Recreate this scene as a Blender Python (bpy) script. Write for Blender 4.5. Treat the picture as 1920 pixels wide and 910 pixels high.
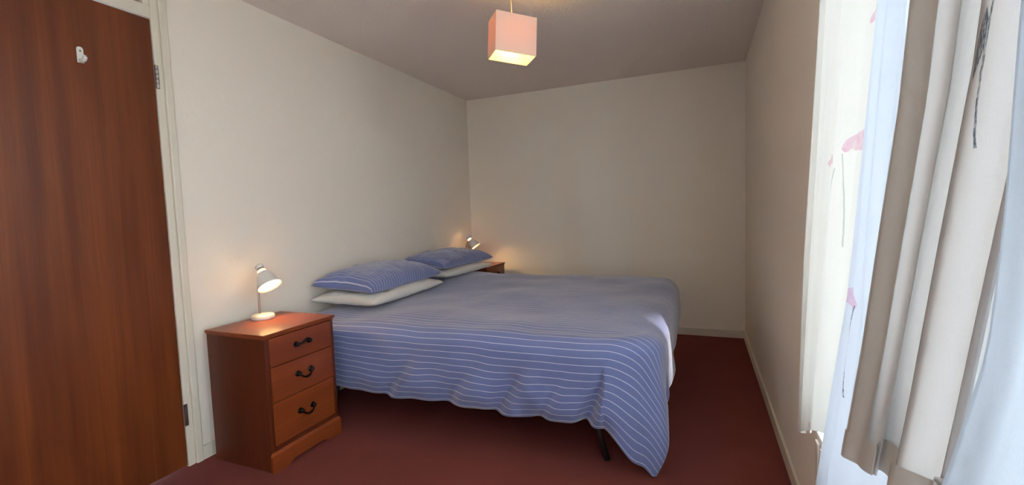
import bpy, bmesh, math, random
from mathutils import Vector, Matrix, noise as mnoise

for o in list(bpy.data.objects):
    bpy.data.objects.remove(o)
scene = bpy.context.scene
COL = scene.collection
PI = math.pi

# ------------------------------------------------------------------ camera
yaw, pitch, roll, FPX = .3961, -.0677, -.0351, 848.28
cy, sy, cp, sp, cr, sr = math.cos(yaw), math.sin(yaw), math.cos(pitch), math.sin(pitch), math.cos(roll), math.sin(roll)
F = Vector((-sy*cp, cy*cp, sp)); RT = Vector((cy, sy, 0)); UP = RT.cross(F)
R2 = RT*cr + UP*sr; U2 = -RT*sr + UP*cr
cam_d = bpy.data.cameras.new('camera')
cam = bpy.data.objects.new('camera', cam_d); COL.objects.link(cam)
M = Matrix((R2, U2, -F)).transposed().to_4x4(); M.translation = Vector((2.1599, -4.1069, 1.1071))
cam.matrix_world = M
cam_d.sensor_fit = 'HORIZONTAL'; cam_d.sensor_width = 36; cam_d.lens = FPX/1920*36; cam_d.clip_start = .01
scene.camera = cam

# ------------------------------------------------------------------ light, exposure
world = bpy.data.worlds.new('sky'); scene.world = world; world.use_nodes = True
bg = world.node_tree.nodes['Background']
bg.inputs[0].default_value = (.83, .91, 1.0, 1); bg.inputs[1].default_value = 16.0
sun_d = bpy.data.lights.new('sun', 'SUN'); sun_d.energy = 10.0; sun_d.angle = .01; sun_d.color = (1, .95, .87)
sun = bpy.data.objects.new('sun', sun_d); COL.objects.link(sun)
SUN_DIR = Vector((-.53, .85, -.70)).normalized()
sun.rotation_euler = SUN_DIR.to_track_quat('-Z', 'Y').to_euler()
sun.location = (6, -8, 6)
vs = scene.view_settings
vs.view_transform = 'Standard'; vs.look = 'None'; vs.gamma = 1; vs.use_curve_mapping = False
vs.exposure = 0.0

W, H, YB = 2.494, 2.233, -5.3      # right wall x, ceiling z, wall behind the camera


# ------------------------------------------------------------------ node helpers
class E:
    """a shader value with arithmetic"""
    def __init__(s, nt, sock): s.nt, s.s = nt, sock
    def op(s, kind, *others, clamp=False):
        n = s.nt.nodes.new('ShaderNodeMath'); n.operation = kind; n.use_clamp = clamp
        s.nt.links.new(s.s, n.inputs[0])
        for i, o in enumerate(others):
            if isinstance(o, E): s.nt.links.new(o.s, n.inputs[i+1])
            else: n.inputs[i+1].default_value = o
        return E(s.nt, n.outputs[0])
    def __add__(s, o): return s.op('ADD', o)
    def __sub__(s, o): return s.op('SUBTRACT', o)
    def __mul__(s, o): return s.op('MULTIPLY', o)
    def __truediv__(s, o): return s.op('DIVIDE', o)
    def abs(s): return s.op('ABSOLUTE')
    def lt(s, o): return s.op('LESS_THAN', o)
    def gt(s, o): return s.op('GREATER_THAN', o)
    def max(s, o): return s.op('MAXIMUM', o)
    def min(s, o): return s.op('MINIMUM', o)
    def fract(s): return s.op('FRACT')
    def ramp(s, a, b):                       # smooth 0..1 between a and b
        n = s.nt.nodes.new('ShaderNodeMapRange'); n.interpolation_type = 'SMOOTHSTEP'
        s.nt.links.new(s.s, n.inputs[0]); n.inputs[1].default_value = a; n.inputs[2].default_value = b
        return E(s.nt, n.outputs[0])


def new_mat(name, color=(.8, .8, .8), rough=.6, metal=0, spec=.5):
    m = bpy.data.materials.new(name); m.use_nodes = True
    b = m.node_tree.nodes['Principled BSDF']
    b.inputs['Base Color'].default_value = (*color, 1); b.inputs['Roughness'].default_value = rough
    b.inputs['Metallic'].default_value = metal; b.inputs['Specular IOR Level'].default_value = spec
    return m, m.node_tree, b


def tex_noise(nt, vec, scale, detail=3, rough=.5, mapscale=None):
    if mapscale:
        mp = nt.nodes.new('ShaderNodeMapping'); mp.inputs['Scale'].default_value = mapscale
        nt.links.new(vec, mp.inputs[0]); vec = mp.outputs[0]
    n = nt.nodes.new('ShaderNodeTexNoise'); n.inputs['Scale'].default_value = scale
    n.inputs['Detail'].default_value = detail; n.inputs['Roughness'].default_value = rough
    nt.links.new(vec, n.inputs['Vector'])
    return E(nt, n.outputs[0])


def coords(nt, kind='Object'):
    return nt.nodes.new('ShaderNodeTexCoord').outputs[kind]


def mixc(nt, fac, a, b):
    n = nt.nodes.new('ShaderNodeMix'); n.data_type = 'RGBA'
    if isinstance(fac, E): nt.links.new(fac.s, n.inputs[0])
    else: n.inputs[0].default_value = fac
    for v, i in ((a, 6), (b, 7)):
        if isinstance(v, tuple): n.inputs[i].default_value = (*v, 1)
        else: nt.links.new(v, n.inputs[i])
    return n.outputs[2]


def bump(nt, bsdf, h, strength, dist=.01):
    n = nt.nodes.new('ShaderNodeBump'); n.inputs['Strength'].default_value = strength; n.inputs['Distance'].default_value = dist
    nt.links.new(h.s, n.inputs['Height']); nt.links.new(n.outputs[0], bsdf.inputs['Normal'])


def uv_of(nt):
    s = nt.nodes.new('ShaderNodeSeparateXYZ'); nt.links.new(coords(nt, 'UV'), s.inputs[0])
    return E(nt, s.outputs[0]), E(nt, s.outputs[1])


# ------------------------------------------------------------------ materials
def plaster(name, col, scale=60, strength=.12):
    m, nt, b = new_mat(name, col, .85, spec=.2)
    c = coords(nt)
    n = tex_noise(nt, c, 2.2, 3)
    nt.links.new(mixc(nt, n, tuple(x*.96 for x in col), col), b.inputs['Base Color'])
    bump(nt, b, tex_noise(nt, c, scale, 4, .6), strength, .01)
    return m
M_WALL = plaster('wall_paint', (.88, .808, .705))
M_CEIL = plaster('ceiling_texture', (.90, .815, .745), 110, .35)

M_CARPET, nt, b = new_mat('carpet', (.2, .06, .05), .95, spec=.1)
c = coords(nt); n = tex_noise(nt, c, 420, 2); n2 = tex_noise(nt, c, 5, 3)
nt.links.new(mixc(nt, n*.7 + n2*.3, (.14, .035, .031), (.28, .077, .067)), b.inputs['Base Color'])
bump(nt, b, n, .6, .006)

M_GLOSS, nt, b = new_mat('cream_gloss_paint', (.72, .67, .56), .35)
bump(nt, b, tex_noise(nt, coords(nt), 40, 2), .05)


def wood(name, dark, mid, light, axis, band, fine, rough=.38, knots=False):
    """grain runs along `axis` of the object"""
    m, nt, b = new_mat(name, mid, rough)
    c = coords(nt)
    s1 = [band]*3; s1[axis] = band*.05
    s2 = [fine]*3; s2[axis] = fine*.025
    n1 = tex_noise(nt, c, 1, 3, .55, tuple(s1)).ramp(.3, .7)
    n2 = tex_noise(nt, c, 1, 4, .6, tuple(s2)).ramp(.25, .75)
    col = mixc(nt, n1, dark, light)
    col = mixc(nt, (n2*.55), col, tuple(x*.72 for x in mid))
    if knots:
        v = nt.nodes.new('ShaderNodeTexVoronoi'); v.inputs['Scale'].default_value = 5.5
        nt.links.new(c, v.inputs['Vector'])
        k = E(nt, v.outputs['Distance']).ramp(.085, .02)
        col = mixc(nt, k*.85, col, tuple(x*.28 for x in mid))
    nt.links.new(col, b.inputs['Base Color'])
    bump(nt, b, n2, .06, .003)
    return m
M_DOOR = wood('sapele_veneer', (.105, .021, .0045), (.145, .031, .007), (.215, .053, .012), 2, 13, 110, .38)
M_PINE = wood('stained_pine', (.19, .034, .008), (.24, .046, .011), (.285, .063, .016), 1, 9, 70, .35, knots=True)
M_PINE_V = wood('stained_pine_upright_shaded', (.085, .015, .005), (.105, .020, .0065), (.125, .026, .009), 2, 9, 70, .35)  # upright grain, darker than the fronts to carry the sides' shade
M_IRON, _, _ = new_mat('black_iron', (.012, .011, .012), .35, .6)
M_STEEL, _, _ = new_mat('brushed_steel', (.55, .52, .49), .3, 1)
M_HINGE, _, _ = new_mat('aged_steel', (.22, .18, .17), .4, .9)
M_LAMPW, _, _ = new_mat('lamp_white_enamel', (.72, .69, .64), .35)
M_BLACK, _, _ = new_mat('black_metal', (.01, .01, .012), .5)
M_PLASTIC, _, _ = new_mat('white_plastic', (.75, .74, .70), .4)
M_CORD, _, _ = new_mat('cream_flex', (.75, .65, .45), .5)
M_RAD, _, _ = new_mat('radiator_enamel', (.68, .62, .56), .35)
M_MATT, _, _ = new_mat('mattress_ticking', (.55, .53, .5), .9)
M_UPVC, _, _ = new_mat('white_window_frame', (.8, .8, .8), .3)


def emissive(name, col, strength):
    m = bpy.data.materials.new(name); m.use_nodes = True; nt = m.node_tree
    nt.nodes.clear(); e = nt.nodes.new('ShaderNodeEmission'); o = nt.nodes.new('ShaderNodeOutputMaterial')
    e.inputs[0].default_value = (*col, 1); e.inputs[1].default_value = strength
    nt.links.new(e.outputs[0], o.inputs[0]); return m
M_BULB = emissive('warm_bulb', (1, .60, .24), 230)
M_BULB_P = emissive('warm_pendant_bulb', (1, .60, .13), 170)


def fabric_shader(m, col_socket_or_tuple, trans=.5, through=0.0, rough=.9, tcol=None):
    """thin cloth: diffuse + translucent (+ open weave)"""
    nt = m.node_tree; out = nt.nodes['Material Output']
    d = nt.nodes.new('ShaderNodeBsdfDiffuse'); t = nt.nodes.new('ShaderNodeBsdfTranslucent'); mx = nt.nodes.new('ShaderNodeMixShader')
    mx.inputs[0].default_value = trans
    for sh, cc in ((d, col_socket_or_tuple), (t, tcol or col_socket_or_tuple)):
        if isinstance(cc, tuple): sh.inputs[0].default_value = (*cc, 1)
        else: nt.links.new(cc, sh.inputs[0])
    nt.links.new(d.outputs[0], mx.inputs[1]); nt.links.new(t.outputs[0], mx.inputs[2])
    last = mx
    if through:
        tr = nt.nodes.new('ShaderNodeBsdfTransparent'); m2 = nt.nodes.new('ShaderNodeMixShader')
        m2.inputs[0].default_value = through
        nt.links.new(mx.outputs[0], m2.inputs[1]); nt.links.new(tr.outputs[0], m2.inputs[2]); last = m2
    nt.links.new(last.outputs[0], out.inputs[0])
    return d, t

M_SHADE = bpy.data.materials.new('pendant_shade_card'); M_SHADE.use_nodes = True
fabric_shader(M_SHADE, (.78, .62, .52), .125, tcol=(.88, .46, .22))

M_GLASS = bpy.data.materials.new('window_glass'); M_GLASS.use_nodes = True
nt = M_GLASS.node_tree; nt.nodes.clear()
o_ = nt.nodes.new('ShaderNodeOutputMaterial'); t_ = nt.nodes.new('ShaderNodeBsdfTransparent'); g_ = nt.nodes.new('ShaderNodeBsdfGlossy'); mx_ = nt.nodes.new('ShaderNodeMixShader')
g_.inputs['Roughness'].default_value = .02; mx_.inputs[0].default_value = .06; t_.inputs[0].default_value = (.97, .98, .97, 1)
nt.links.new(t_.outputs[0], mx_.inputs[1]); nt.links.new(g_.outputs[0], mx_.inputs[2]); nt.links.new(mx_.outputs[0], o_.inputs[0])


def stripe_cloth(name, period, base, line, width=.0023, flap=None):
    """blue cotton with thin white stripes across UV.y (metres); beyond flap (UV.x) they turn by 90 degrees"""
    m, nt, b = new_mat(name, base, .9, spec=.15)
    u, v = uv_of(nt)
    def stripes(x): return ((x/period).fract() - .5).abs().gt(.5 - width/period*.5)
    mask = stripes(v)
    if flap is not None:
        k = u.lt(flap); mask = mask*(k*-1 + 1) + stripes(u*0 + v*0 + E(nt, u.s))*k
    weave = ((v/.0045).fract() - .5).abs().gt(.3)
    c = mixc(nt, weave*.22, base, tuple(min(1, x*1.35) for x in base))
    c = mixc(nt, mask*.9, c, line)
    nt.links.new(c, b.inputs['Base Color'])
    b.inputs['Sheen Weight'].default_value = .55; b.inputs['Sheen Roughness'].default_value = .45; b.inputs['Sheen Tint'].default_value = (1, .93, .88, 1)
    co = coords(nt)
    bump(nt, b, tex_noise(nt, co, 9, 4, .55)*.8 + tex_noise(nt, co, 350, 2)*.04, .35, .02)
    return m
BLUE = (.155, .192, .395)
M_DUVET = stripe_cloth('striped_duvet_cotton', .031, BLUE, (.72, .74, .82))
M_PILLOW = stripe_cloth('striped_pillow_cotton', .026, BLUE, (.62, .64, .74), .0024)
M_PILLOWW, nt, b = new_mat('white_pillow_cotton', (.72, .69, .64), .9, spec=.15)
bump(nt, b, tex_noise(nt, coords(nt), 12, 4, .6), .35, .02)


# ------------------------------------------------------------------ mesh helpers
def add_box(bm, x0, x1, y0, y1, z0, z1):
    vs_ = [bm.verts.new((x, y, z)) for x in (x0, x1) for y in (y0, y1) for z in (z0, z1)]
    for f in ((0, 1, 3, 2), (4, 6, 7, 5), (0, 4, 5, 1), (2, 3, 7, 6), (0, 2, 6, 4), (1, 5, 7, 3)):
        bm.faces.new([vs_[i] for i in f])


def obj(name, bm, mat, parent=None, bevel=0, seg=2, smooth=False, loc=None):
    bmesh.ops.recalc_face_normals(bm, faces=bm.faces)
    me = bpy.data.meshes.new(name); bm.to_mesh(me); bm.free()
    o = bpy.data.objects.new(name, me); COL.objects.link(o)
    if isinstance(mat, (list, tuple)):
        for m in mat: me.materials.append(m)
    else: me.materials.append(mat)
    if smooth or bevel:
        for p in me.polygons: p.use_smooth = True
    if bevel:
        md = o.modifiers.new('bevel', 'BEVEL'); md.width = bevel; md.segments = seg; md.limit_method = 'ANGLE'; md.harden_normals = True
    if parent: o.parent = parent
    if loc: o.location = loc
    return o


def boxes(name, lst, mat, parent=None, bevel=0, seg=2):
    bm = bmesh.new()
    for bx in lst: add_box(bm, *bx)
    return obj(name, bm, mat, parent, bevel, seg)


def lathe(bm, prof, seg=32, mat=Matrix.Identity(4), close=False):
    rings = []
    for r, z in prof:
        rings.append([bm.verts.new(mat @ Vector((r*math.cos(2*PI*i/seg), r*math.sin(2*PI*i/seg), z))) for i in range(seg)])
    for a, c_ in zip(rings, rings[1:]):
        for i in range(seg):
            j = (i+1) % seg; bm.faces.new((a[i], a[j], c_[j], c_[i]))
    if close:
        bm.faces.new(rings[0]); bm.faces.new(rings[-1])


def tube(bm, pts, rad, seg=10):
    pts = [Vector(p) for p in pts]; rings = []; up = Vector((0, 0, 1))
    for i, p in enumerate(pts):
        t = (pts[min(i+1, len(pts)-1)] - pts[max(i-1, 0)]).normalized()
        n = t.cross(up if abs(t.z) < .95 else Vector((0, 1, 0))).normalized(); b_ = t.cross(n)
        r = rad[i] if isinstance(rad, (list, tuple)) else rad
        rings.append([bm.verts.new(p + n*r*math.cos(2*PI*k/seg) + b_*r*math.sin(2*PI*k/seg)) for k in range(seg)])
    for a, c_ in zip(rings, rings[1:]):
        for i in range(seg):
            j = (i+1) % seg; bm.faces.new((a[i], a[j], c_[j], c_[i]))
    bm.faces.new(rings[0]); bm.faces.new(rings[-1])


def empty(name, loc=(0, 0, 0), rz=0):
    o = bpy.data.objects.new(name, None); COL.objects.link(o); o.location = loc; o.rotation_euler = (0, 0, rz); o.empty_display_size = .1
    return o


def tag(o, label, cat, group=None):
    o['label'] = label; o['category'] = cat
    if group: o['group'] = group
    return o


def struct(o, label, cat):
    o['kind'] = 'structure'; o['label'] = label; o['category'] = cat; return o


def copy_tree(o, parent=None):
    c_ = o.copy(); COL.objects.link(c_); c_.parent = parent
    for k, v in list(o.items()): c_[k] = v
    for ch in list(o.children):
        copy_tree(ch, c_)
    return c_


# ------------------------------------------------------------------ room shell
struct(boxes('floor', [(-.3, W+.3, YB-.2, .2, -.1, 0)], M_CARPET), 'reddish brown carpet covering the bedroom floor', 'carpet')
struct(boxes('ceiling', [(-.3, W+.3, YB-.2, .2, H, H+.1)], M_CEIL), 'off white textured bedroom ceiling', 'ceiling')
DY0, DY1, DZ = -3.613, -2.851, 1.981     # door opening
JY = .022                                 # jamb thickness
TZ0 = 2.035                               # bottom of the fixed panel over the door
struct(boxes('wall_left', [(-.12, 0, DY1+JY, .2, 0, H), (-.12, 0, YB-.2, DY0-JY, 0, H)], M_WALL), 'cream painted wall behind the bed head', 'wall')
struct(boxes('wall_back', [(0, W, 0, .2, 0, H)], M_WALL), 'cream painted far wall beyond the bed', 'wall')
struct(boxes('wall_front', [(0, W, YB-.2, YB, 0, H)], M_WALL), 'cream painted wall behind the camera', 'wall')
WY0, WY1, WZ0, WZ1 = -5.0, -2.57, .50, 2.06  # opening continues unseen and uncurtained past the camera, added to brighten the room
struct(boxes('wall_right', [(W, W+.26, WY1, .2, 0, H), (W, W+.26, YB-.2, WY0, 0, H), (W, W+.26, WY0, WY1, 0, WZ0), (W, W+.26, WY0, WY1, WZ1, H)], M_WALL), 'cream painted window wall on the right', 'wall')

SK = .066
struct(boxes('baseboard_left', [(0, .012, DY1+.061, 0, 0, SK)], M_GLOSS, bevel=.003), 'cream skirting board along the bed head wall', 'skirting board')
struct(boxes('baseboard_back', [(.012, W-.012, -.012, 0, 0, SK)], M_GLOSS, bevel=.003), 'cream skirting board along the far wall', 'skirting board')
struct(boxes('baseboard_right', [(W-.012, W, YB, 0, 0, SK)], M_GLOSS, bevel=.003), 'cream skirting board under the window wall', 'skirting board')

# door frame: jambs, head rail, architrave, fixed panel above
fr = struct(empty('trim_1', (0, DY1, 0)), 'cream painted door frame with a panel over the door', 'door frame')
def rel(lst, o): return [(a-o[0], b_-o[0], c_-o[1], d-o[1], e-o[2], f-o[2]) for a, b_, c_, d, e, f in lst]
O = (0, DY1, 0)
boxes('jamb', rel([(-.11, .004, DY1, DY1+.027, 0, H)], O), M_GLOSS, fr, .002)
boxes('jamb', rel([(-.11, .004, DY0-.027, DY0, 0, H)], O), M_GLOSS, fr, .002)
boxes('architrave', rel([(0, .016, DY1+.030, DY1+.061, 0, H)], O), M_GLOSS, fr, .005, 3)
boxes('architrave', rel([(0, .016, DY0-.061, DY0-.030, 0, H)], O), M_GLOSS, fr, .005, 3)
boxes('head_rail', rel([(-.10, .003, DY0, DY1, DZ+.003, TZ0)], O), M_GLOSS, fr, .002)
boxes('panel_bead', rel([(-.10, .002, DY1-.026, DY1-.001, TZ0+.0005, H), (-.10, .002, DY0+.001, DY0+.026, TZ0+.0005, H)], O), M_GLOSS, fr, .002)
M_TRANSOM, _, _ = new_mat('transom_panel_paint', (.33, .25, .22), .5)
boxes('transom_panel', rel([(-.035, -.020, DY0+.026, DY1-.026, TZ0, H)], O), M_TRANSOM, fr)

door = struct(empty('door_1', (0, DY1, 0)), 'reddish sapele veneer flush door with a white coat hook', 'door')
boxes('door_leaf', rel([(-.042, 0, DY0+.003, DY1-.003, .008, DZ-.002)], O), M_DOOR, door, .0015)
# hinges: each a leaf plate with knuckles
for hz0, hz1, plain in ((1.69, 1.79, False), (.19, .29, True)):
    bm = bmesh.new()
    add_box(bm, -.001, .0055, -.0015, .0135, hz0, hz1)
    hg = obj('hinge', bm, M_HINGE, door, .001)
    n = 1 if plain else 5
    for k in range(n):
        a = hz0 + (hz1-hz0)*k/n + (.0015 if n > 1 else .006); e_ = hz0 + (hz1-hz0)*(k+1)/n - (.0015 if n > 1 else .006)
        bm = bmesh.new(); lathe(bm, [(.0055, a), (.0055, e_)], 12, Matrix.Translation((.0075, .004, 0)), True)
        obj('hinge_knuckle', bm, M_STEEL if not plain else M_HINGE, hg, smooth=False)
# coat hook
hk = Vector((0, -3.106+.0 - DY1, 1.752))
bm = bmesh.new()
NP = 12
pl = [(-.0105, -.026), (.0105, -.026)] + [(.0105*math.cos(PI*i/NP), .024+.010*math.sin(PI*i/NP)) for i in range(NP+1)]
lo = [bm.verts.new((hk.x+.0005, hk.y+a, hk.z+c_)) for a, c_ in pl]; hi = [bm.verts.new((hk.x+.004, hk.y+a, hk.z+c_)) for a, c_ in pl]
bm.faces.new(lo); bm.faces.new(hi)
for i in range(len(pl)):
    j = (i+1) % len(pl); bm.faces.new((lo[i], lo[j], hi[j], hi[i]))
ch = obj('coat_hook', bm, M_PLASTIC, door, .001)
bm = bmesh.new(); tube(bm, [hk+Vector(p) for p in ((.003, 0, -.017), (.014, 0, -.020), (.026, 0, -.018), (.033, 0, -.009), (.034, 0, -.002))], [.008, .0075, .0075, .0075, .006], 12)
obj('hook_arm', bm, M_PLASTIC, ch, smooth=True)
bm = bmesh.new(); lathe(bm, [(.0035, 0), (.003, .0015), (.0001, .0018)], 12, Matrix.Translation(hk+Vector((.004, 0, .018))) @ Matrix.Rotation(PI/2, 4, 'Y'))
obj('hook_screw', bm, M_HINGE, ch, smooth=True)

# ------------------------------------------------------------------ window, radiator
win = struct(empty('window_1', (W+.16, WY1, WZ0)), 'bright window with white frame behind the curtains', 'window')
O = (W+.16, WY1, WZ0); x0, x1 = W+.15, W+.20
boxes('window_frame', rel([(x0, x1, WY0, WY1, WZ0, WZ0+.06), (x0, x1, WY0, WY1, WZ1-.06, WZ1), (x0, x1, WY1-.06, WY1, WZ0+.06, WZ1-.06), (x0, x1, WY0, WY0+.06, WZ0+.06, WZ1-.06)], O), M_UPVC, win, .004)
yy = [WY0+.06, WY0+.06+(WY1-WY0-.12)/3, WY0+.06+2*(WY1-WY0-.12)/3, WY1-.06]
for y in yy[1:3]: boxes('mullion', rel([(x0+.001, x1-.001, y-.03, y+.03, WZ0+.06, WZ1-.06)], O), M_UPVC, win, .004)
for a, b_ in zip(yy, yy[1:]):
    boxes('pane', rel([(x0+.022, x0+.026, a, b_, WZ0+.06, WZ1-.06)], O), M_GLASS, win)
boxes('window_sill', rel([(W-.006, x0, WY0+.001, WY1-.001, WZ0-.0, WZ0+.022)], O), M_UPVC, win, .006, 3)

rad = tag(empty('radiator', (W-.031, -2.68, 0)), 'white panel radiator below the window behind the curtain hems', 'radiator')
RY0, RY1, RZ0, RZ1 = -1.3, 0, .10, .480
boxes('panel', [(-.013, .012, RY0, RY1, RZ0, RZ1)], M_RAD, rad, .006, 3)
for k in range(24):
    y = RY1 - .028 - k*.052
    if y < RY0+.02: break
    boxes('flute', [(-.019, -.0125, y-.016, y+.016, RZ0+.02, RZ1-.02)], M_RAD, rad, .005, 2)
for y in (RY1-.2, RY0+.2): boxes('wall_bracket', [(.012, .028, y-.02, y+.02, RZ0+.05, RZ1-.05)], M_RAD, rad)
for y in (RY1-.06, RY0+.06):
    bm = bmesh.new(); lathe(bm, [(.008, 0), (.008, RZ0+.004)], 12, Matrix.Translation((0, y, 0)), True); obj('pipe', bm, M_RAD, rad, smooth=False)

# ------------------------------------------------------------------ bedside chests
def make_chest():
    t = empty('bedside_chest')
    D, B, T = .375, .405, .616            # depth (x), width (y), height; origin at back centre
    h = B/2
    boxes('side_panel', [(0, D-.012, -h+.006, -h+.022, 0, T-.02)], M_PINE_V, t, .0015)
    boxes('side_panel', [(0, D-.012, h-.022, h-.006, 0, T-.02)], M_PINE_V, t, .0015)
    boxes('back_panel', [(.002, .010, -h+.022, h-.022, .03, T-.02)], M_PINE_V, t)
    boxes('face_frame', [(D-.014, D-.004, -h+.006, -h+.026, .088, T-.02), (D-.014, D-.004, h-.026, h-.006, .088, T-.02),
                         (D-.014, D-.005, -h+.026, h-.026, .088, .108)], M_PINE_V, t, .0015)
    # moulded top: two stepped slabs
    boxes('top', [(0, D+.004, -h-.003, h+.003, T-.012, T), (0, D-.001, -h+.002, h-.002, T-.021, T-.012)], M_PINE, t, .004, 3)
    # plinth with a low arch cut in its front, and splayed top edge
    bm = bmesh.new()
    prof = [(-h, 0), (-h+.085, 0), (-h+.095, .008), (-h+.115, .018), (h-.115, .018), (h-.095, .008), (h-.085, 0), (h, 0), (h, .078), (-h, .078)]
    a = [bm.verts.new((D-.006, y, z)) for y, z in prof]; c_ = [bm.verts.new((D+.006, y, z)) for y, z in prof]
    bm.faces.new(a); bm.faces.new(c_)
    for i in range(len(prof)):
        j = (i+1) % len(prof); bm.faces.new((a[i], a[j], c_[j], c_[i]))
    s0 = [bm.verts.new(p) for p in ((D-.006, -h, .0781), (D+.006, -h, .0781), (D-.004, -h+.006, .090), (D-.006, -h+.006, .090), (D-.006, h, .0781), (D+.006, h, .0781), (D-.004, h-.006, .090), (D-.006, h-.006, .090))]
    for f in ((0, 1, 2, 3), (7, 6, 5, 4), (1, 5, 6, 2), (2, 6, 7, 3), (0, 4, 5, 1), (3, 7, 4, 0)): bm.faces.new([s0[i] for i in f])
    obj('plinth', bm, M_PINE, t, .0015)
    for k, (z0, z1) in enumerate(((.463, .594), (.305, .463), (.110, .305))):
        d = boxes('drawer', [(D-.020, D-.001, -h+.028, h-.028, z0+.0015, z1-.0015), (.03, D-.020, -h+.035, h-.035, z0+.012, z1-.03)], M_PINE, t, .0018)
        zc = (z0+z1)/2 + (.004 if k == 0 else .010)
        for s in (-1, 1):
            bm = bmesh.new()
            lathe(bm, [(.0001, .0), (.0135, .0), (.0135, .0025), (.0095, .005), (.0085, .010), (.0105, .014), (.0085, .018), (.0001, .020)], 16, Matrix.Translation((D-.001, s*.036, zc)) @ Matrix.Rotation(PI/2, 4, 'Y'))
            obj('handle_rosette', bm, M_IRON, d, smooth=True)
        drop = -.022 if k else .010
        fx = .016 if k else .020
        pts = []
        for i in range(15):
            u = -1 + 2*i/14; w_ = 1 - abs(u)**2.6
            pts.append((D-.001+.012+.010*w_ if k else D+.011+.008*w_, u*.036, zc + drop*w_ + (.006*math.sin(u*PI*1.0) if k == 0 else 0)))
        bm = bmesh.new(); tube(bm, pts, [.0034+.0022*(1-abs(-1+2*i/14))for i in range(15)], 10)
        obj('handle_bail', bm, M_IRON, d, smooth=True)
    return t
chest = make_chest(); chest.location = (.058, -2.566, 0)
tag(chest, 'orange pine bedside chest with three drawers standing near the door', 'bedside chest', 'matching bedside chests')
chest2 = copy_tree(chest); chest2.location = (.020, -.29, .004)
tag(chest2, 'orange pine bedside chest in the far corner mostly hidden behind pillows', 'bedside chest', 'matching bedside chests')

# ------------------------------------------------------------------ bedside lamps
def make_lamp():
    t = empty('desk_lamp')
    bm = bmesh.new(); lathe(bm, [(.0001, 0), (.050, 0), (.053, .004), (.053, .017), (.048, .023), (.036, .026), (.0001, .027)], 40)
    obj('base', bm, M_LAMPW, t, smooth=True)
    ax = Vector((.60, -.05, -.80)).normalized()                       # where the shade points
    tipc = Vector((.012, 0, .243))                                    # collar of the shade
    pts = [(-.022, 0, .024), (-.022, 0, .09), (-.0225, 0, .145), (-.021, 0, .172), (-.015, 0, .197), (-.005, 0, .214), (.008, 0, .226)]
    bm = bmesh.new(); tube(bm, pts, .0048, 12); obj('stem', bm, M_STEEL, t, smooth=True)
    q = ax.to_track_quat('Z', 'Y').to_matrix().to_4x4(); MT = Matrix.Translation(tipc) @ q
    bm = bmesh.new()                                                 # bell
    prof = [(.022, .012), (.031, .022), (.039, .036), (.0445, .054), (.050, .074), (.0570, .093), (.0582, .096), (.0566, .096), (.049, .075), (.0432, .054), (.0375, .036), (.0295, .0225), (.021, .0125)]
    lathe(bm, prof, 40, MT); sh = obj('shade', bm, M_LAMPW, t, smooth=True)
    bm = bmesh.new()                                                 # slotted collar: fins with light between them
    for k in range(14):
        a = 2*PI*k/14; m_ = MT @ Matrix.Rotation(a, 4, 'Z')
        n0 = len(bm.verts)
        vs0 = [m_ @ Vector(p) for p in ((.0165, -.0022, -.002), (.0165, .0022, -.002), (.0190, -.0022, -.002), (.0190, .0022, -.002), (.019, -.0026, .013), (.019, .0026, .013), (.0215, -.0026, .013), (.0215, .0026, .013))]
        v = [bm.verts.new(p) for p in vs0]
        for f in ((0, 1, 3, 2), (4, 6, 7, 5), (0, 4, 5, 1), (2, 3, 7, 6), (0, 2, 6, 4), (1, 5, 7, 3)): bm.faces.new([v[i] for i in f])
    obj('vent_collar', bm, M_LAMPW, sh)
    bm = bmesh.new(); lathe(bm, [(.0192, -.002), (.0192, -.006), (.0150, -.007), (.0150, -.0145)], 32, MT); obj('socket_ring', bm, M_STEEL, sh, smooth=True)
    bm = bmesh.new(); lathe(bm, [(.0150, -.014), (.0185, -.015), (.0195, -.021), (.0180, -.029), (.011, -.034), (.0001, -.035)], 32, MT); obj('switch_cap', bm, M_LAMPW, sh, smooth=True)
    bm = bmesh.new(); lathe(bm, [(.0001, .000), (.009, .002), (.010, .018), (.019, .036), (.0205, .048), (.016, .060), (.0001, .066)], 20, MT); obj('bulb', bm, M_BULB, t, smooth=True)
    bm = bmesh.new(); tube(bm, [(-.050, .004, .008), (-.066, .006, .004), (-.080, .012, .0035)], .0022, 8); obj('flex', bm, M_PLASTIC, t, smooth=True)
    return t
lamp = make_lamp(); lamp.location = (.132, -2.525, .6162)
tag(lamp, 'lit white gooseneck desk lamp on the bedside chest near the door', 'lamp', 'matching bedside lamps')
lamp2 = copy_tree(lamp); lamp2.location = (.115, -.30, .6202); lamp2.rotation_euler = (0, 0, .25)
tag(lamp2, 'lit white gooseneck desk lamp in the far corner behind the pillows', 'lamp', 'matching bedside lamps')

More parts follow.
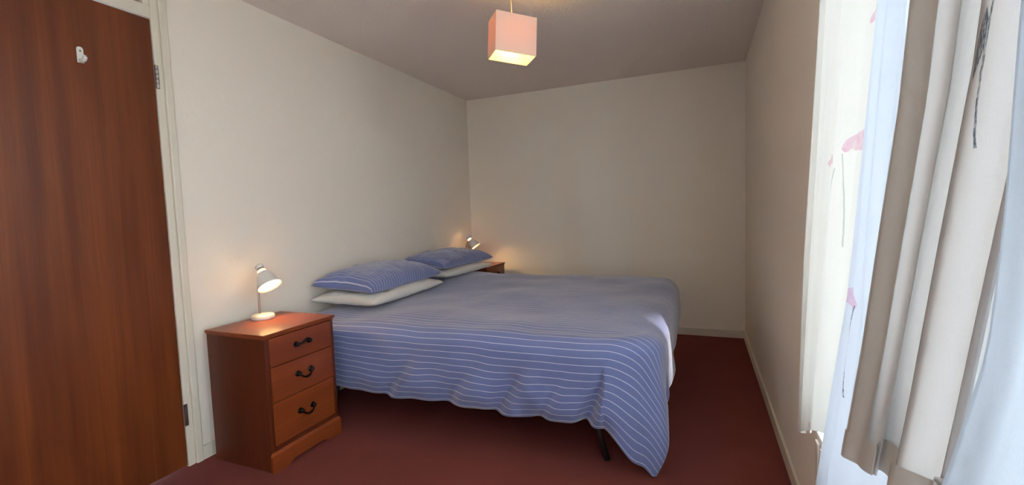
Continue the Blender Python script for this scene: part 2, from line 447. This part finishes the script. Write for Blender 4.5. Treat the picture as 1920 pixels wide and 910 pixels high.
# ------------------------------------------------------------------ pendant lamp
pd = tag(empty('pendant_lamp', (1.341, -2.06, 1.925)), 'box shaped cream pendant lampshade glowing orange below the ceiling', 'lamp')
Rm = Matrix.Rotation(.734, 4, 'Z') @ Matrix.Rotation(.081, 4, 'Y') @ Matrix.Rotation(-.06, 4, 'X')
def shell(bm, hx, hy, z0, z1, th):
    for (a, b_) in (((-hx, -hy), (hx, -hy)), ((hx, -hy), (hx, hy)), ((hx, hy), (-hx, hy)), ((-hx, hy), (-hx, -hy))):
        pa = [(a[0], a[1]), (b_[0], b_[1]), (b_[0]*(1-th/hx), b_[1]*(1-th/hy)), (a[0]*(1-th/hx), a[1]*(1-th/hy))]
        lo = [bm.verts.new(Rm @ Vector((x, y, z0))) for x, y in pa]; hi = [bm.verts.new(Rm @ Vector((x, y, z1))) for x, y in pa]
        for f in ((0, 1), (2, 3)):
            bm.faces.new((lo[f[0]], lo[f[1]], hi[f[1]], hi[f[0]]))
        bm.faces.new(lo); bm.faces.new(hi)
HX, HY, HZ = .1, .0598, .0907
bm = bmesh.new()
cs = [(-HX, -HY), (HX, -HY), (HX, HY), (-HX, HY)]
lo = [bm.verts.new(Rm @ Vector((x, y, -HZ))) for x, y in cs]; hi = [bm.verts.new(Rm @ Vector((x, y, HZ))) for x, y in cs]
for i in range(4):
    j = (i+1) % 4; bm.faces.new((lo[i], lo[j], hi[j], hi[i]))
ps = obj('shade', bm, M_SHADE, pd)
md = ps.modifiers.new('thick', 'SOLIDIFY'); md.thickness = .0012; md.offset = 0
bm = bmesh.new(); shell(bm, HX+.001, HY+.001, -HZ-.001, -HZ+.002, .004); obj('bottom_rim', bm, M_CORD, ps)
top = Rm @ Vector((0, 0, HZ-.015))
bm = bmesh.new()
for x, y in ((HX, 0), (-HX, 0), (0, HY), (0, -HY)): tube(bm, [top, Rm @ Vector((x*.99, y*.99, HZ-.006))], .0015, 6)
obj('shade_carrier', bm, M_STEEL, pd, smooth=True)
bm = bmesh.new(); lathe(bm, [(.0001, .075), (.012, .074), (.017, .055), (.017, .03), (.014, .028)], 20, Matrix.Translation(top-Vector((0, 0, .05)))); obj('lamp_holder', bm, M_PLASTIC, pd, smooth=True)
bm = bmesh.new(); lathe(bm, [(.012, .028), (.014, .020), (.026, -.005), (.029, -.022), (.024, -.040), (.0001, -.050)], 20, Matrix.Translation(top-Vector((0, 0, .05)))); obj('bulb', bm, M_BULB_P, pd, smooth=True)
bm = bmesh.new(); tube(bm, [top+Vector((0, 0, .02)), Vector((0, 0, .2)), Vector((0, 0, H-1.925-.02))], .0028, 8); obj('cord', bm, M_CORD, pd, smooth=True)
bm = bmesh.new(); lathe(bm, [(.040, 0), (.038, -.012), (.022, -.024), (.006, -.028)], 24, Matrix.Translation((0, 0, H-1.925))); obj('ceiling_rose', bm, M_PLASTIC, pd, smooth=True)

# ------------------------------------------------------------------ bed
XF, YN, YF, ZT = 1.93, -2.20, -.66, .50     # mattress foot, near side, far side, top
bed = tag(empty('bed', (.03, -1.43, 0)), 'double bed on a black metal frame under the blue duvet', 'bed')
O = (.03, -1.43, 0)
boxes('mattress', rel([(.03, XF, YN, YF, .275, ZT)], O), M_MATT, bed, .05, 4)
boxes('side_rail', rel([(.03, XF, YN+.02, YN+.05, .215, .274)], O), M_BLACK, bed, .004)
boxes('side_rail', rel([(.03, XF, YF-.05, YF-.02, .215, .274)], O), M_BLACK, bed, .004)
boxes('end_rail', rel([(XF-.04, XF-.01, YN+.05, YF-.05, .215, .274)], O), M_BLACK, bed, .004)
boxes('end_rail', rel([(.035, .065, YN+.05, YF-.05, .215, .274)], O), M_BLACK, bed, .004)
for k in range(12): boxes('slat', rel([(.12+k*.15, .19+k*.15, YN+.05, YF-.05, .255, .272)], O), M_BLACK, bed)
for x, y, sx in ((1.70, YN+.05, .075), (1.70, YF-.05, .075), (.25, YN+.05, -.05), (.25, YF-.05, -.05)):
    bm = bmesh.new(); tube(bm, [(x-.03, y+1.43, .225), (x-.03+sx, y+1.43+(-.03 if y < -1.4 else .03), .0)], .0125, 12)
    obj('leg', bm, M_BLACK, bed, smooth=True)

# duvet: a sheet laid over the mattress; what overhangs falls, corners drop deeper and gather in folds
def sn(x, y, z=0): return mnoise.noise(Vector((x, y, z)))
def smooth01(x): x = max(0, min(1, x)); return x*x*(3-2*x)
DXH, OV_N, OV_F, OV_FOOT = .085, .415, .20, .36
def duvet_point(p, q):
    Rc, r = .15, .085
    ex = p - (XF-Rc); en = (YN+Rc) - q; ef = q - (YF-Rc)
    ey = en if en > ef else ef; sgn = -1 if en > ef else 1
    ax_, ay_ = max(ex, 0), max(ey, 0)
    rad_ = math.hypot(ax_, ay_)
    d = rad_ - Rc
    puff = .018*sn(p*1.7, q*1.7, 3) + .010*sn(p*4.2, q*4.2, 8)
    zt = ZT + .072 + puff + .034*smooth01((q-YN-.3)/1.0)
    if rad_ < 1e-6: nx, ny = 0, 0
    else: nx, ny = ax_/rad_, ay_/rad_*sgn
    cxp, cyp = min(p, XF-Rc), min(max(q, YN+Rc), YF-Rc)
    if d <= 0:
        x, y, z = p, q, zt
        edge = smooth01(1 + d/.16)
        z -= .012*edge*edge
        return Vector((x, y, z))
    # rounded shoulder then a hanging face
    if d < r*PI/2: out, dn = r*math.sin(d/r), r*(1-math.cos(d/r))
    else: out, dn = r, r + (d - r*PI/2)
    hang = smooth01((d-.05)/.35)
    th0 = math.atan2(nx, abs(ny)+1e-9)
    if sgn < 0 and nx > 0 and ny < 0: dn += .055*math.exp(-((th0-.42)/.22)**2)*smooth01((d-.2)/.3)
    # along-edge coordinate for the folds
    th = math.atan2(nx, abs(ny)+1e-9)
    s_ = (p if nx < .02 else XF + th*.35) if abs(ny) > .02 else XF + .55 + (q-YN)
    fold = .026*sn(s_*3.1 - d*1.6, d*1.2, 1) + .016*sn(s_*7.5 - d*4, d*2, 5)
    corner = math.sin(2*th) if (nx > 0 and abs(ny) > 0) else 0
    if sgn < 0: fold += .055*corner*smooth01((d-.1)/.45) + .022*math.sin(th*7+.6)*corner*hang
    # three slanting creases on the near side
    if sgn < 0 and ny < -.2:
        for s0, sl, dep, w_ in ((1.28, .60, .036, .040), (1.70, .42, .055, .030), (.66, .80, .030, .05), (1.02, .7, .020, .045), (1.50, .5, .018, .03)):
            t = (s_ - (s0 - .0 + (.40-d)*sl))/w_
            fold -= dep*math.exp(-t*t)*smooth01((d-.08)/.2)
            t2 = t - 2.0; fold += dep*.6*math.exp(-t2*t2*.6)*smooth01((d-.08)/.2)
    out += fold*hang + .012*hang
    z = zt - .012 - dn
    z = max(z, .016 + .006*sn(p*9, q*9))
    # tuck the hem slightly inwards
    out -= .02*smooth01((d-.33)/.1)*(1-corner)
    return Vector((cxp + nx*(Rc+out), cyp + ny*(Rc+out), z))

bm = bmesh.new(); NU, NV = 230, 250
uvl = bm.loops.layers.uv.new('UVMap')
P0, P1, Q0, Q1 = DXH, XF+OV_FOOT, YN-OV_N, YF+OV_F
grid = []; suv = {}
for i in range(NU+1):
    row = []
    for j in range(NV+1):
        p = P0+(P1-P0)*i/NU; q = Q0+(Q1-Q0)*j/NV
        qq, pp = q, p
        # soften the sheet's square corners and let the hem wander
        if q < YN: qq = YN + (q-YN)*(1 + .05*sn(p*2.3, 0, 4) + .02*sn(p*8, 0, 2))
        if p > XF: pp = XF + (p-XF)*(1 + .05*sn(0, q*2.3, 4))
        v = bm.verts.new(duvet_point(pp, qq)); suv[v] = (p, q); row.append(v)
    grid.append(row)
for i in range(NU):
    for j in range(NV):
        f = bm.faces.new((grid[i][j], grid[i+1][j], grid[i+1][j+1], grid[i][j+1]))
        for l in f.loops: l[uvl].uv = suv[l.vert]
dv = obj('duvet', bm, M_DUVET, smooth=True)
md = dv.modifiers.new('thick', 'SOLIDIFY'); md.thickness = .024; md.offset = -1
tag(dv, 'periwinkle blue duvet with thin white stripes hanging over the bed', 'duvet')


def pillow(name, mat, L, D, T, TB, loc, rz, tilt, seed, pinch=.10, roll_=0):
    """L along y, D along x; plump in the middle, flat pointed corners"""
    bm = bmesh.new(); uvl = bm.loops.layers.uv.new('UVMap'); N1, N2 = 60, 36
    suv = {}
    def pt(a, c_, side):
        ea = max(0, 1-abs(a)**2.6); ec = max(0, 1-abs(c_)**2.4)
        h = (T if side > 0 else TB)*(ea*ec)**.36
        sx = 1 - pinch*(1-abs(a)**3)*0 - .10*abs(c_)**6*(1-abs(a)**2)
        y = a*L/2*(1 - pinch*(1-c_*c_)*abs(a)**3)
        x = c_*D/2*(1 - pinch*.8*(1-a*a)*abs(c_)**3)
        w = .010*sn(x*9+seed, y*9, side*3) + .006*sn(x*22, y*22+seed, side)
        h += w*min(1, h/(T*.5))*(1 if side > 0 else .3)
        return Vector((x, y, side*h))
    g = {}
    for s in (1, -1):
        for i in range(N1+1):
            for j in range(N2+1):
                a, c_ = -1+2*i/N1, -1+2*j/N2
                edge = i in (0, N1) or j in (0, N2)
                if edge and s == -1: g[s, i, j] = g[1, i, j]; continue
                v = bm.verts.new(pt(a, c_, s)); g[s, i, j] = v; suv[v] = (c_*D/2, a*L/2)
        for i in range(N1):
            for j in range(N2):
                f = bm.faces.new([g[s, i, j], g[s, i+1, j], g[s, i+1, j+1], g[s, i, j+1]])
                for l in f.loops: l[uvl].uv = suv[l.vert]
    o = obj(name, bm, mat, smooth=True)
    o.location = loc; o.rotation_euler = (roll_, tilt, rz)
    return o
G1, G2 = 'white pillows on the bed', 'blue striped pillows on the bed'
pz = ZT+.072
tag(pillow('pillow', M_PILLOWW, .80, .44, .058, .044, (.258, -1.745, pz+.056), .04, .02, 1, roll_=.0), 'white pillow underneath the blue pillow nearest the door', 'pillow', G1)
tag(pillow('pillow', M_PILLOWW, .76, .44, .045, .040, (.262, -.925, pz+.092), -.03, .02, 7), 'white pillow underneath the far blue pillow', 'pillow', G1)
tag(pillow('pillow', M_PILLOW, .80, .43, .105, .034, (.246, -1.735, pz+.130), .05, .07, 3), 'blue striped pillow on top nearest the door', 'pillow', G2)
tag(pillow('pillow', M_PILLOW, .78, .42, .088, .030, (.246, -.890, pz+.156), -.04, .07, 12), 'blue striped pillow on top in the far corner of the bed', 'pillow', G2)

# ------------------------------------------------------------------ curtains
def motif_mask(nt, u, v, kind, cu, cv, s=1.0, flip=1):
    """printed poppy or leaf around (cu, cv) metres on the cloth"""
    du = (u - cu)*(flip/(s*(2.0 if kind == 'flower' else 1.3))); dv_ = (v - cv)*(1/s)
    if kind == 'leaf':                       # lens-shaped leaf beside a thin curved stem
        c0 = dv_*dv_*1.2
        stem = (du - c0).abs().lt(.0022)*dv_.abs().lt(.11)
        a = dv_ - .015
        leaf = (du + .012 - a*.18).abs().lt((a*a*-7.0 + .0115).max(0))
        return stem.max(leaf)
    if kind == 'stem':
        return (du - dv_*dv_*.6 - dv_*.08).abs().lt(.0011)*dv_.abs().lt(.075)
    if kind == 'flower':                     # cup-shaped bloom with a ragged top
        cup = (du*du*18 + dv_*dv_*32).lt(.0105)*(dv_ + du*.25).gt(-.013)
        return cup
    return du*0

def curtain_mat(name, col, trans, through, motifs, hem=None, tcol=None):
    m = bpy.data.materials.new(name); m.use_nodes = True; nt = m.node_tree
    u, v = uv_of(nt)
    c_ = None
    w = tex_noise(nt, coords(nt, 'UV'), 1, 2, .5, (900, 120, 1))
    w2 = tex_noise(nt, coords(nt, 'UV'), 1, 2, .5, (120, 900, 1))
    base = mixc(nt, (w + w2)*.5, tuple(x*.86 for x in col), col)
    rag = tex_noise(nt, coords(nt, 'UV'), 60, 3)
    hatch = tex_noise(nt, coords(nt, 'UV'), 1, 2, .6, (500, 150, 1)).ramp(.38, .62)
    for kind, cu, cv, s, fl in motifs:
        jg = .014 if kind == 'flower' else .003; uu = u + (rag - .5)*jg; vv = v + (rag - .5)*jg
        k = motif_mask(nt, uu, vv, kind, cu, cv, s, fl)
        if kind == 'flower': base = mixc(nt, k*(rag*.7 + .05), base, (.55, .17, .36))
        elif kind == 'stem': base = mixc(nt, k*.6, base, (.28, .36, .34))
        else: base = mixc(nt, k*(hatch*.6 + .4), base, (.08, .10, .12))
    fabric_shader(m, base, trans, through)
    return m


def interp(tab, z):
    tab = sorted(tab)
    if z <= tab[0][0]: (z0, y0), (z1, y1) = tab[0], tab[1]
    elif z >= tab[-1][0]: (z0, y0), (z1, y1) = tab[-2], tab[-1]
    else:
        for (z0, y0), (z1, y1) in zip(tab, tab[1:]):
            if z0 <= z <= z1: break
    return y0 + (y1-y0)*(z-z0)/(z1-z0)


def curtain(name, mat, X, edge, far, z0, z1, folds, nu=150, nv=90, Lw=.9, rise=0, sfold=()):
    """X: distance of the cloth from the bed head wall; edge/far: (z, y) tables of its two side edges; folds: (count, amplitude, phase)"""
    bm = bmesh.new(); uvl = bm.loops.layers.uv.new('UVMap'); g = []; suv = {}
    for i in range(nu+1):
        row = []
        for j in range(nv+1):
            u, v = i/nu, j/nv
            zb = z0 + rise*u
            z = zb+(z1-zb)*v
            ya, yb = interp(edge, z), interp(far, z)
            x, y = X, ya + (yb-ya)*u
            k = smooth01(u/.08)
            for n, amp, ph in folds:
                a = 2*PI*n*u + ph + .5*sn(u*3, v*1.1, n)
                x += k*amp*math.sin(a); y += k*amp*.6*math.cos(a)
            for u0, u1, ay_, ax_ in sfold:           # a pleat folded back on itself
                if u0 < u < u1:
                    a = 2*PI*(u-u0)/(u1-u0); y += ay_*math.sin(a)*(1 - .25*v); x += ax_*(1-math.cos(a))*.5
            x += k*.006*sn(u*14, v*2.2, 9)
            z_ = z + (.006*sn(u*9, 0, 3) if j == 0 else 0)
            w = bm.verts.new((x, y, z_)); suv[w] = (u*Lw, z); row.append(w)
        g.append(row)
    for i in range(nu):
        for j in range(nv):
            f = bm.faces.new((g[i][j], g[i+1][j], g[i+1][j+1], g[i][j+1]))
            for l in f.loops: l[uvl].uv = suv[l.vert]
    return obj(name, bm, mat, smooth=True)

GC = 'curtains at the window'
ZTOP = 2.15
CA = curtain_mat('sheer_poppy_voile', (.72, .73, .70), .115, .006,
                 [('flower', .315, 1.216, 1.1, 1), ('flower', .190, 1.194, .8, -1), ('stem', .232, 1.085, 1.2, 1), ('stem', .278, 1.105, 1.3, -1), ('flower', .345, 1.422, .7, 1), ('stem', .356, 1.35, .8, 1), ('flower', .21, .490, 1.3, 1)])
ca = curtain('curtain', CA, 2.432, [(2.15, -2.90), (1.605, -2.762), (.948, -2.60), (.751, -2.57), (.41, -2.534)], [(2.15, -3.44), (1.44, -3.23), (.9, -3.10), (.4, -2.88)], .40, ZTOP, [(3, .008, .4), (1.3, .005, 1)], Lw=.42, rise=.19)
tag(ca, 'sheer white poppy print curtain against the far edge of the window', 'curtain', GC)
CB = curtain_mat('skylit_poppy_cotton', (.60, .67, .77), .115, .003, [('flower', .037, .936, 1.1, 1), ('leaf', .068, .845, .8, 1)])  # bluish cloth colour stands in for the skylight shining through
cb = curtain('curtain', CB, 2.40, [(2.15, -3.45), (1.395, -3.268), (1.21, -3.219), (.932, -3.142), (.742, -3.052), (.465, -2.928)], [(2.15, -3.70), (1.345, -3.45), (1.0, -3.45), (.8, -3.55), (.4, -3.55)], .36, ZTOP, [(1.9, .007, 2.2)], Lw=.4)
tag(cb, 'white poppy print curtain with skylight blue painted in, hanging between the sheer and the hemmed curtain', 'curtain', GC)
CC = curtain_mat('hemmed_poppy_linen', (.62, .61, .60), .085, .0, [('leaf', .183, 1.200, .55, 1), ('flower', .160, .837, .6, 1)])
cc = curtain('curtain', CC, 2.34, [(2.15, -3.80), (1.285, -3.57), (1.195, -3.549), (1.08, -3.507), (.932, -3.455), (.76, -3.383)], [(2.15, -4.05), (1.2, -3.90), (.76, -3.80)], .757, ZTOP, [(3.2, .006, 3.3), (1.2, .005, .5)], Lw=.42, rise=.13, sfold=((.20, .38, .028, .014), (.58, .8, .03, .012)))
tag(cc, 'grey white linen curtain with a wide stitched hem along its edge', 'curtain', GC)
# its doubled side hem and bottom hem, as strips of cloth laid on the room side
CH = curtain_mat('linen_hem', (.62, .59, .54), .05, .0, [])
def hem_strip(name, pts_cols, parent, mat):
    bm = bmesh.new(); uvl = bm.loops.layers.uv.new('UVMap')
    rows = [[bm.verts.new(p) for p in c_] for c_ in pts_cols]
    for a, b_ in zip(rows, rows[1:]):
        for i in range(len(a)-1):
            f = bm.faces.new((a[i], b_[i], b_[i+1], a[i+1]))
            for l in f.loops: l[uvl].uv = (l.vert.co.y, l.vert.co.z)
    return obj(name, bm, mat, parent, smooth=True)
meC = cc.data; nv1 = 91
off = Vector((-.0025, 0, 0))
hem_strip('side_hem', [[meC.vertices[i*nv1+j].co + off for j in range(nv1)] for i in range(0, 22)], cc, CH)
hem_strip('bottom_hem', [[meC.vertices[i*nv1+j].co + off*1.6 for j in range(0, 4)] for i in range(0, 151)], cc, CH)
CD = curtain_mat('near_skylit_cotton', (.60, .69, .80), .26, .003, [])  # blue of the skylight behind is put into the cloth colour
DE = [(2.15, -3.93), (1.18, -3.83), (1.1, -3.825), (1.06, -3.82), (1.03, -3.815), (.97, -3.79), (.93, -3.772), (.4, -3.60)]
cd = curtain('curtain', CD, 2.29, DE, [(2.15, -4.20), (.4, -4.12)], .40, ZTOP, [(1.6, .009, 4.0)], Lw=.4)
tag(cd, 'pale curtain with skylight blue painted in, closest to the camera at the right edge', 'curtain', GC)

pole = tag(empty('curtain_pole', (2.37, -3.6, 2.17)), 'white curtain rail above the window', 'curtain rail')
boxes('rail', [(-.09, .09, -1.15, 1.05, -.018, .0)], M_UPVC, pole, .003)
for y in (-1.0, .9): boxes('rail_bracket', [(.085, W-2.37, y-.02, y+.02, -.014, .0)], M_UPVC, pole)

# unseen ground outside, made pale to bounce daylight up into the room
M_BOUNCE_PAVING, nt, b = new_mat('bounce_paving', (.58, .56, .53), .9)
nt.links.new(mixc(nt, tex_noise(nt, coords(nt), 3, 4), (.52, .50, .47), (.66, .64, .61)), b.inputs['Base Color'])
g_ = boxes('ground', [(W+.3, 40, -40, 40, -.6, -.5)], M_BOUNCE_PAVING); struct(g_, 'unseen paving outside the window made pale to bounce daylight in', 'paving')
# unseen leafy shape, added so that only a thin sun streak reaches the bed
sun_blocker = empty('sun_blocker', (W+.26+8, -14, -.5))
M_BLOCKER_BARK, _, _ = new_mat('blocker_bark', (.10, .07, .05), .9)
M_BLOCKER_LEAF, nt, b = new_mat('blocker_leaves', (.07, .12, .03), .8)
nt.links.new(mixc(nt, tex_noise(nt, coords(nt), 6, 4), (.04, .08, .02), (.11, .17, .05)), b.inputs['Base Color'])
blobs = [((W, -4.0, 1.28), .70, 3.5), ((W-.034, -2.62, 1.66), .36, 1), ((W-.034, -2.60, .55), .25, 1)]
cen = [Vector(c_) - SUN_DIR*12.0 for c_, r_, _ in blobs]
sun_blocker.location = (cen[0].x, cen[0].y, -.5)
bm = bmesh.new()
for c_, (_, r_, zs_) in zip(cen, blobs):
    res_ = bmesh.ops.create_icosphere(bm, subdivisions=4, radius=r_)
    for v in res_['verts']:
        n = v.co.normalized(); v.co = Vector((n.x, n.y, n.z*zs_))*r_*(1 + .03*sn(n.x*4, n.y*4, n.z*4 + r_)) + c_ - sun_blocker.location
obj('blocker_crown', bm, M_BLOCKER_LEAF, sun_blocker, smooth=True)
bm = bmesh.new(); tube(bm, [(0, 0, 0), (.05, .02, 3), (0, 0, cen[0].z+.5)], [.22, .16, .06], 12); obj('blocker_trunk', bm, M_BLOCKER_BARK, sun_blocker, smooth=True)
sun_blocker['label'] = 'unseen sun blocker of leafy blobs added outside the window'; sun_blocker['category'] = 'sun_blocker'; sun_blocker['kind'] = 'structure'
